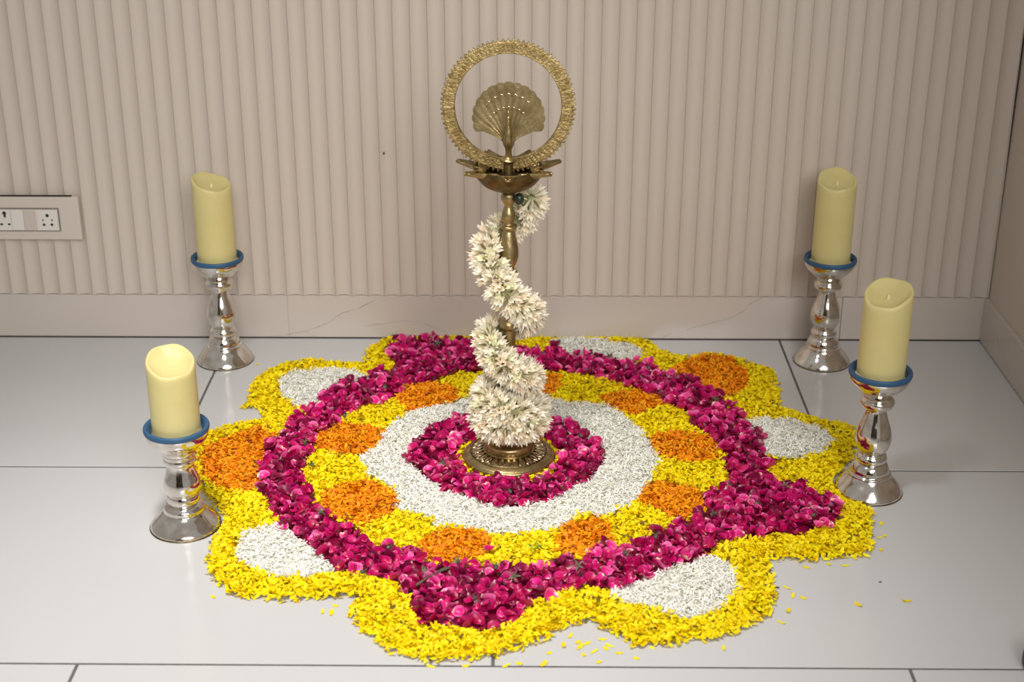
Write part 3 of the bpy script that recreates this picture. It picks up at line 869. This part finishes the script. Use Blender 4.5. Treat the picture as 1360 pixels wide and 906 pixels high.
for k in range(9):
    paint(inside(POLY['orange%d' % k], WX, WY), 'orange%d' % k)
paint(inside(POLY['white_ring'], WX, WY), 'white_ring')
paint(inside(POLY['inner_rose'], WX, WY), 'rose_inner')
rl = np.hypot(WX - LX, WY - LY)
paint(rl < 0.094, 'yellow_core')
lab[np.hypot(GX - LX, GY - LY) < 0.0845] = -1
lab[~outer_mask] = -1

# height of the heap: rises from the edge inwards
dist = np.zeros((NX, NY))
cur = outer_mask.copy()
for i in range(9):
    dist += cur
    e = cur.copy()
    e[1:] &= cur[:-1]; e[:-1] &= cur[1:]; e[:, 1:] &= cur[:, :-1]; e[:, :-1] &= cur[:, 1:]
    cur = e
H = 0.0085 * np.sqrt(np.clip(dist / 9, 0, 1)) * (1 + 0.22 * smooth_noise(3, 12) + 0.12 * smooth_noise(4, 4))
H = np.clip(H, 0.0008, 0.016)

def lookup(A, x, y):
    ix = np.clip(((x - X0) / CELL).astype(int), 0, NX - 1)
    iy = np.clip(((y - Y0) / CELL).astype(int), 0, NY - 1)
    return A[ix, iy]

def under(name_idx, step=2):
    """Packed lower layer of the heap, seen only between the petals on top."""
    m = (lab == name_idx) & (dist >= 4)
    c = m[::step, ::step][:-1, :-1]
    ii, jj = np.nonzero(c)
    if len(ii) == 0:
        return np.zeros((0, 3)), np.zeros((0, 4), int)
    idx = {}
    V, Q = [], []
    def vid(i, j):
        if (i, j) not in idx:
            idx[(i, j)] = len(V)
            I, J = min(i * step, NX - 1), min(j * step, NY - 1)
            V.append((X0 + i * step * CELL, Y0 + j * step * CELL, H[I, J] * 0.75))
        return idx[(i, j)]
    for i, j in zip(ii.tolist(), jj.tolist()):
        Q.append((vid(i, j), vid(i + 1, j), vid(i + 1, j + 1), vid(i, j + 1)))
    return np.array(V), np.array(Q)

def frames(n, tilt):
    """Random orthonormal frames lying mostly flat."""
    yaw = rng.uniform(0, 2 * math.pi, n)
    tx = rng.normal(0, tilt, n); ty = rng.normal(0, tilt, n)
    N = np.stack([np.sin(tx), np.sin(ty), np.ones(n)], 1)
    N /= np.linalg.norm(N, axis=1, keepdims=True)
    U = np.stack([np.cos(yaw), np.sin(yaw), np.zeros(n)], 1)
    U -= N * np.sum(U * N, 1, keepdims=True)
    U /= np.linalg.norm(U, axis=1, keepdims=True)
    W = np.cross(N, U)
    return U, W, N

def strap_petals(x, y, z, L, Wd, col, tilt, curl=0.25):
    n = len(x)
    U, W, N = frames(n, tilt)
    Ls = L * rng.uniform(0.7, 1.25, n); Ws = Wd * rng.uniform(0.75, 1.25, n)
    cu = Ls * rng.normal(curl, 0.16, n)
    P = np.stack([x, y, z], 1)
    sv = np.array([-0.5, 0.0, 0.5])
    wv = np.array([0.55, 1.0, 0.75])
    zv = np.array([0.6, -0.15, 0.9])
    V = np.zeros((n, 6, 3))
    for i in range(3):
        c = P + U * (sv[i] * Ls)[:, None] + N * (zv[i] * cu * 0.5)[:, None]
        V[:, 2 * i] = c - W * (wv[i] * Ws * 0.5)[:, None]
        V[:, 2 * i + 1] = c + W * (wv[i] * Ws * 0.5)[:, None]
    V[:, :, 2] = np.maximum(V[:, :, 2], 0.0004)
    b = np.arange(n)[:, None] * 6
    Q = np.concatenate([b + np.array([0, 1, 3, 2]), b + np.array([2, 3, 5, 4])], 0)
    C = np.repeat(col[:, None, :], 6, 1)
    return V.reshape(-1, 3), Q, C.reshape(-1, 3)

PAL = {
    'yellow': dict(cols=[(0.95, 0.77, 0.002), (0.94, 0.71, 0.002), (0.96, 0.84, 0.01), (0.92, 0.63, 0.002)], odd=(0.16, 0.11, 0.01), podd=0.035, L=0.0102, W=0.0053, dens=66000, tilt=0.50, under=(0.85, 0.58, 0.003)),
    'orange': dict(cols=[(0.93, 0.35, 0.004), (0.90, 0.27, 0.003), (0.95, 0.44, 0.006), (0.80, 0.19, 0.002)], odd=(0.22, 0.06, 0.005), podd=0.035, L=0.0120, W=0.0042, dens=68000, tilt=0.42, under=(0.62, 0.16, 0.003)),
    'white': dict(cols=[(0.93, 0.92, 0.83), (0.95, 0.94, 0.88), (0.91, 0.90, 0.77), (0.97, 0.96, 0.91)], odd=(0.30, 0.33, 0.14), podd=0.02, L=0.0115, W=0.0026, dens=110000, tilt=0.20, under=(0.93, 0.92, 0.84)),
}

def sample_points(idx, dens, jitter):
    ii, jj = np.nonzero(lab == idx)
    n = int(len(ii) * CELL * CELL * dens)
    k = rng.integers(0, len(ii), n)
    x = X0 + (ii[k] + rng.random(n)) * CELL + rng.normal(0, jitter, n)
    y = Y0 + (jj[k] + rng.random(n)) * CELL + rng.normal(0, jitter, n)
    y = np.minimum(y, -0.006)
    keep = np.hypot(x - LX, y - LY) > 0.086
    for (hx, hy), *_ in CS:
        keep &= np.hypot(x - hx, y - hy) > 0.064
    return x[keep], y[keep]

def heap(name_idx, kind, oname, label, cat, group):
    p = PAL[kind]
    x, y = sample_points(name_idx, p['dens'], 0.0028)
    n = len(x)
    h = lookup(H, x, y)
    z = h * rng.uniform(0.55, 1.0, n) + rng.uniform(0.0008, 0.0042, n)
    cols = np.array(p['cols'])[rng.choice(4, n, p=[0.42, 0.26, 0.20, 0.12])]
    odd = rng.random(n) < p['podd']
    cols[odd] = np.array(p['odd'])
    cols = np.clip(cols * rng.uniform(0.88, 1.08, (n, 1)), 0, 0.97)
    V, Q, C = strap_petals(x, y, z, p['L'], p['W'], cols, p['tilt'])
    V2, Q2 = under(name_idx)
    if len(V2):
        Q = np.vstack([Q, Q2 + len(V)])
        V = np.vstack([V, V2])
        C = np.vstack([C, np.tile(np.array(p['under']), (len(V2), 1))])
    o = obj(oname, big_mesh(oname, V, Q, MAT['white' if kind == 'white' else 'petal'], C))
    tag(o, label, cat, group, 'stuff')
    return o

def I(n): return NAMES.index(n)
heap(I('border'), 'yellow', 'yellow_petal_border', 'scalloped outer border of loose yellow marigold petals around the whole flower carpet', 'petals', None)
heap(I('yellow_core'), 'yellow', 'yellow_petal_ring', 'thin ring of yellow petals hugging the brass lamp base', 'petals', None)
heap(I('white_ring'), 'white', 'white_petal_ring', 'broad ring of white shredded petals around the inner magenta ring', 'petals', None)
for k, lb in (('w_ul', 'white petal lobe at back left, near the back left candle holder'), ('w_tr', 'white petal lobe against the skirting, right behind the lamp'),
              ('w_r', 'white petal lobe at right, behind the front right candle holder'), ('w_br', 'white petal lobe at front right, below the magenta point'),
              ('w_bl', 'white petal lobe at front left, before the short candle holder')):
    heap(I(k), 'white', 'white_petal_lobe', lb, 'petals', 'white lobes of the flower carpet')
for k, lb in (('o_r', 'orange petal lobe at back right, outside the magenta ring'), ('o_l', 'orange petal lobe at far left, beside the short candle holder')):
    heap(I(k), 'orange', 'orange_petal_lobe', lb, 'petals', 'orange lobes of the flower carpet')
OL = ['small orange petal patch behind the lamp at left, in the inner band', 'small orange petal patch left of the white ring, second from back left',
      'small orange petal patch at front left of the white ring', 'small orange petal patch in front, left of the lamp, with one red petal on it',
      'small orange petal patch in front, right of the lamp', 'small orange petal patch at front right beside the broad magenta point',
      'small orange petal patch directly right of the white ring', 'small orange petal patch at back right of the white ring',
      'small orange petal patch half hidden right behind the garland']
for k in range(9):
    heap(I('orange%d' % k), 'orange', 'orange_petal_patch', OL[k], 'petals', 'orange patches of the inner band')
YL = {'8_0': 'small yellow petal patch directly behind the lamp, cut by the garland', '0_1': 'small yellow petal patch at back left of the white ring',
      '1_2': 'small yellow petal patch at far left of the white ring', '2_3': 'small yellow petal patch at front left between two orange ones',
      '3_4': 'small yellow petal patch front and centre with a green leaf shred', '4_5': 'small yellow petal patch at front right between two orange ones',
      '5_6': 'small yellow petal patch at far right of the white ring', '6_7': 'small yellow petal patch at back right between two orange ones',
      '7_8': 'small yellow petal patch behind the lamp at right'}
for n_ in list(NAMES):
    if n_.startswith('yellow_') and n_ != 'yellow_core':
        heap(I(n_), 'yellow', 'yellow_petal_patch', YL[n_[7:]], 'petals', 'yellow patches of the inner band')

# rose petals ---------------------------------------------------------
def rose_arrays(seed):
    r = np.random.default_rng(seed)
    NU, NV = 6, 5
    L, Wd = 1.0, r.uniform(0.58, 0.98)
    ruf, rph = r.uniform(0.02, 0.07), r.uniform(0, 6.28)
    cup, curl, twist = r.uniform(0.25, 1.15), r.uniform(-0.4, 0.9), r.uniform(-0.8, 0.8)
    V, C = [], []
    for i in range(NU):
        u = i / (NU - 1)
        w = Wd * (0.16 + 0.92 * math.sin(math.pi * min(u ** 0.8 * 0.80, 1.0)) ** 0.8) * 0.5
        if i == NU - 1: w *= 0.72
        for j in range(NV):
            v = -1 + 2 * j / (NV - 1)
            notch = -0.05 * (1 - abs(v)) if i == NU - 1 else 0.0
            xx = (u - 0.5) * L + notch - 0.10 * v * v * u
            yy = v * w
            zz = cup * (v * v * w + 0.35 * (u - 0.5) ** 2 * 2) + curl * max(0, u - 0.7) ** 2 * 3 + twist * v * (u - 0.4) * 0.4 + ruf * u * math.sin(3.1 * v + rph + 2 * u)
            V.append((xx, yy, zz))
            deep = np.array([0.53, 0.0018, 0.100]); pale = np.array([0.72, 0.26, 0.40]); edge_ = np.array([0.66, 0.022, 0.21])
            c = deep
            if u < 0.2: c = pale * 0.55 + deep * 0.45
            elif u > 0.85 or abs(v) > 0.9: c = edge_
            C.append(c)
    Q = []
    for i in range(NU - 1):
        for j in range(NV - 1):
            a = i * NV + j
            Q.append((a, a + NV, a + NV + 1, a + 1))
    return np.array(V), np.array(Q), np.array(C)

RV = [rose_arrays(300 + i) for i in range(14)]
RT = [(1.0, 1.0, 1.0), (0.40, 0.7, 0.36), (1.45, 9.0, 2.3), (0.75, 0.6, 0.58)]
rose_me = {}
for i, (V, Q, C) in enumerate(RV):
    for j, t in enumerate(RT):
        rose_me[(i, j)] = mesh_from('rose_petal', V, [tuple(q) for q in Q], MAT['rose'], cols=np.clip(C * np.array(t), 0, 1))

petals = []
for key in ('rose_outer', 'rose_inner'):
    x, y = sample_points(I(key), 8800, 0.0020)
    n = len(x)
    h = lookup(H, x, y)
    u = rng.random(n)
    size = rng.uniform(0.0140, 0.0265, n)
    U, W, N = frames(n, 0.75)
    flip = rng.random(n) < 0.25
    for i in range(n):
        if math.hypot(x[i] - LX, y[i] - LY) < 0.0955:
            continue
        z = 0.0030 + h[i] * 0.55 + 0.0085 * u[i]
        petals.append([key, x[i], y[i], z, size[i], U[i], W[i], N[i], bool(flip[i]), u[i], int(rng.integers(14)), int(rng.choice(4, p=[0.42, 0.21, 0.20, 0.17]))])
def score(p):
    c = np.array([p[1], p[2], p[3]]) - np.array(CAM)
    return -float(c @ np.array(fwd)) + (0.0 if p[9] > 0.66 else -5.0)
order = sorted(range(len(petals)), key=lambda i: -score(petals[i]))
single = set(order[:300])
rest = {'rose_outer': ([], [], [], 0), 'rose_inner': ([], [], [], 0)}
for i, p in enumerate(petals):
    key, x, y, z, size, U, W, N, flip, u, vi, ti = p
    if flip:
        W, N = -W, -N
    Rm = np.stack([U, W, N], 1) * size
    if i in single:
        m = Matrix([list(Rm[r]) + [[x, y, z][r]] for r in range(3)] + [[0, 0, 0, 1]])
        o = obj('rose_petal', rose_me[(vi, ti)])
        o.matrix_world = m
        tag(o, 'loose magenta rose petal lying uppermost in the front of the outer ring', 'petal', 'rose petals in the front of the outer ring')
    else:
        V, Q, C = RV[vi]
        a, b, c, n0 = rest[key]
        VV = V @ Rm.T + np.array([x, y, z])
        VV[:, 2] = np.maximum(VV[:, 2], 0.0006)
        a.append(VV); b.append(Q + n0); c.append(np.clip(C * np.array(RT[ti]), 0, 1))
        rest[key] = (a, b, c, n0 + len(V))
for key, oname, label in (('rose_outer', 'rose_petal_ring', 'wide outer ring of heaped magenta rose petals with three pointed lobes'),
                          ('rose_inner', 'rose_petal_circle', 'inner circle of heaped magenta rose petals around the lamp base')):
    a, b, c, n0 = rest[key]
    V = np.vstack(a); Q = np.vstack(b); C = np.vstack(c)
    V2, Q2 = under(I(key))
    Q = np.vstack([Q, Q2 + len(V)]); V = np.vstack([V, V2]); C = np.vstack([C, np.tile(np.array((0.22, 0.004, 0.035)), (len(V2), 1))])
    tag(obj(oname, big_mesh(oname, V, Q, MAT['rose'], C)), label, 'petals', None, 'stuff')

# small finds among the petals
def calyx_mesh():
    V, F = lathe(smooth_profile([(0.0008, -0.004), (0.0032, -0.002), (0.0038, 0.001), (0.0026, 0.004), (0.0012, 0.006)], 2), 8)
    for k in range(5):
        a = 2 * math.pi * k / 5
        b = len(V)
        ca, sa = math.cos(a), math.sin(a)
        for r, w, z in ((0.002, 0.0016, 0.004), (0.007, 0.0017, 0.007), (0.012, 0.0003, 0.006)):
            V += [(r * ca - w * sa, r * sa + w * ca, z), (r * ca + w * sa, r * sa - w * ca, z)]
        F += [(b, b + 1, b + 3, b + 2), (b + 2, b + 3, b + 5, b + 4)]
    return mesh_from('rose_calyx', V, F, MAT['sepal'])
cm = calyx_mesh()
cx = [(-0.30, -0.43), (-0.235, -0.30), (-0.335, -0.63), (-0.36, -0.545), (-0.30, -0.80), (-0.175, -0.91), (-0.06, -0.955), (0.03, -0.995), (0.00, -0.968), (-0.03, -1.055), (0.13, -0.965),
      (0.205, -0.925), (0.26, -0.875), (0.36, -0.80), (0.44, -0.76), (0.50, -0.70), (0.40, -0.70), (0.47, -0.49), (0.42, -0.35), (0.30, -0.20), (0.22, -0.14), (-0.14, -0.08), (-0.02, -0.12), (0.02, -0.722), (-0.10, -0.62), (0.15, -0.51), (0.53, -0.80), (-0.21, -0.985)]
for (x, y) in cx:
    o = obj('rose_calyx', cm)
    hx = float(lookup(H, np.array([x]), np.array([y]))[0])
    o.location = (x, y, 0.0175 + hx * 0.5)
    o.rotation_euler = (rng.uniform(-1.2, 1.2), rng.uniform(-1.2, 1.2), rng.uniform(0, 6.28))
    o.scale = (0.9,) * 3
    tag(o, 'small grey-green rose calyx lying among the magenta petals', 'calyx', 'rose calyxes among the petals')

# petals that strayed onto the bare tiles
stray = [(-0.263,-1.064),(-0.249,-1.068),(-0.245,-1.048),(-0.438,-1.025),(0.125,-1.14),(0.132,-1.172),(0.127,-1.153),(0.138,-1.143),(0.161,-1.133),(0.171,-1.149),(0.082,-1.168),(0.153,-1.19),(0.073,-1.196),(0.019,-1.2),(-0.039,-1.201),(-0.089,-1.203),(0.165,-1.156),(0.184,-1.167),(0.457,-0.99),(0.463,-1.013),(0.478,-1.019),(0.559,-1.037),(0.636,-1.026),(0.63,-0.875),(0.635,-0.837),(0.646,-0.83),(0.536,-0.92),(0.562,-0.924),(0.433,-1.086),(-0.517,-0.142),(0.103,-1.149),(0.147,-1.164),(0.114,-1.124),(0.208,-1.18),(0.038,-1.194),(0.498,-0.93),(0.649,-0.79),(0.449,-1.055),(0.338,-1.153)]
yv, yq, yc = [], [], []
for i in range(4):
    V, Q, C = strap_petals(np.zeros(1), np.zeros(1), np.full(1, 0.0008), 0.0125, 0.0060, np.array([PAL['yellow']['cols'][i % 3]]), 0.06)
    V[:, 2] -= V[:, 2].min()
    yv.append(big_mesh('stray_petal', V, Q, MAT['petal'], C))
for (x, y) in stray:
    o = obj('stray_petal', yv[rng.integers(4)], None, (x, y, 0.0004))
    o.rotation_euler.z = rng.uniform(0, 6.28)
    tag(o, 'single yellow petal strayed onto the bare grey tile', 'petal', 'stray yellow petals on the tiles')
V, Q, C = strap_petals(np.zeros(1), np.zeros(1), np.full(1, 0.0008), 0.012, 0.006, np.array([PAL['orange']['cols'][0]]), 0.05)
V[:, 2] -= V[:, 2].min()
o = obj('stray_petal', big_mesh('stray_petal', V, Q, MAT['petal'], C), None, (0.566, -0.228, 0.0004))
tag(o, 'single orange petal strayed onto the tile at back right', 'petal')
for (x, y, sc, lb) in ((0.607, -0.973, 0.6, 'tiny dark crumb on the bare tile at front right'), (0.441, -0.992, 1.0, 'dark brown seed at the edge of the right yellow border')):
    V, F = tube([(-0.004 * sc, 0, 0.0016 * sc), (0, 0.0004, 0.002 * sc), (0.004 * sc, 0.001, 0.0014 * sc)], [0.0008 * sc, 0.0018 * sc, 0.0008 * sc], 8)
    tag(obj('crumb', mesh_from('crumb', V, F, MAT['twig']), None, (x, y, 0.0)), lb, 'crumb')

def lone_rose(x, y, z, size, tilt, rot, label, v, t):
    o = obj('rose_petal', rose_me[(v, t)], None, (x, y, z))
    o.scale = (size,) * 3
    o.rotation_euler = (tilt, 0.1, rot)
    tag(o, label, 'petal')
lone_rose(-0.012, -0.905, 0.0165, 0.019, 0.1, 0.3, 'single deep red rose petal lying on the front orange patch', 3, 0)
lone_rose(-0.087, -0.426, 0.0170, 0.021, 0.4, 1.2, 'single red and white rose petal lying on the back of the white ring', 5, 2)
# green leaf shreds on the centre front yellow patch
V, F = [], []
for k, (ln, w, a, ox, oy) in enumerate(((0.024, 0.0035, 0.5, 0, 0), (0.018, 0.003, 2.0, 0.004, 0.006), (0.014, 0.004, -0.4, -0.008, 0.002))):
    ca, sa = math.cos(a), math.sin(a)
    b = len(V)
    for s, ww in ((-0.5, 0.2), (-0.1, 1.0), (0.3, 0.8), (0.5, 0.1)):
        for sg in (-1, 1):
            V.append((ox + s * ln * ca - sg * ww * w * 0.5 * sa, oy + s * ln * sa + sg * ww * w * 0.5 * ca, 0.002 + 0.004 * s * s * 4 + 0.001 * k))
    for i in range(3):
        F.append((b + 2 * i, b + 2 * i + 1, b + 2 * i + 3, b + 2 * i + 2))
tag(obj('leaf_shred', mesh_from('leaf_shred', V, F, MAT['green']), None, (0.064, -0.905, 0.0165)), 'bright green leaf shreds on the centre front yellow patch', 'leaf')
V, F = tube([(-0.122, -1.026, 0.024), (-0.105, -1.006, 0.026), (-0.093, -0.996, 0.026), (-0.078, -0.978, 0.028)], [0.002, 0.0016, 0.0018, 0.001], 8)
tw = tag(obj('twig', mesh_from('twig', V, F, MAT['twig'])), 'dark leafy twig lying on the front magenta lobe', 'twig')
for (x, y, a) in ((-0.108, -1.000, 1.9), (-0.092, -0.990, 0.2)):
    V, F = [], []
    ca, sa = math.cos(a), math.sin(a)
    for s, ww in ((0, 0.15), (0.35, 1.0), (0.7, 0.8), (1.0, 0.1)):
        for sg in (-1, 1):
            V.append((x + s * 0.022 * ca - sg * ww * 0.004 * sa, y + s * 0.022 * sa + sg * ww * 0.004 * ca, 0.027 + 0.005 * s))
    for i in range(3):
        F.append((2 * i, 2 * i + 1, 2 * i + 3, 2 * i + 2))
    obj('leaf', mesh_from('leaf', V, F, MAT['sepal']), tw)

# dark rounded thing at the right edge of the frame
V, F = lathe(smooth_profile([(0.024, 0.0), (0.027, 0.002), (0.0285, 0.012), (0.027, 0.026), (0.020, 0.036), (0.010, 0.040), (0.0008, 0.041)], 3), 40)
tag(obj('floor_stop', mesh_from('floor_stop', V, F, MAT['black']), None, (0.790, -1.196, 0.0)), 'black rounded stop on the floor at the right picture edge', 'floor stop')
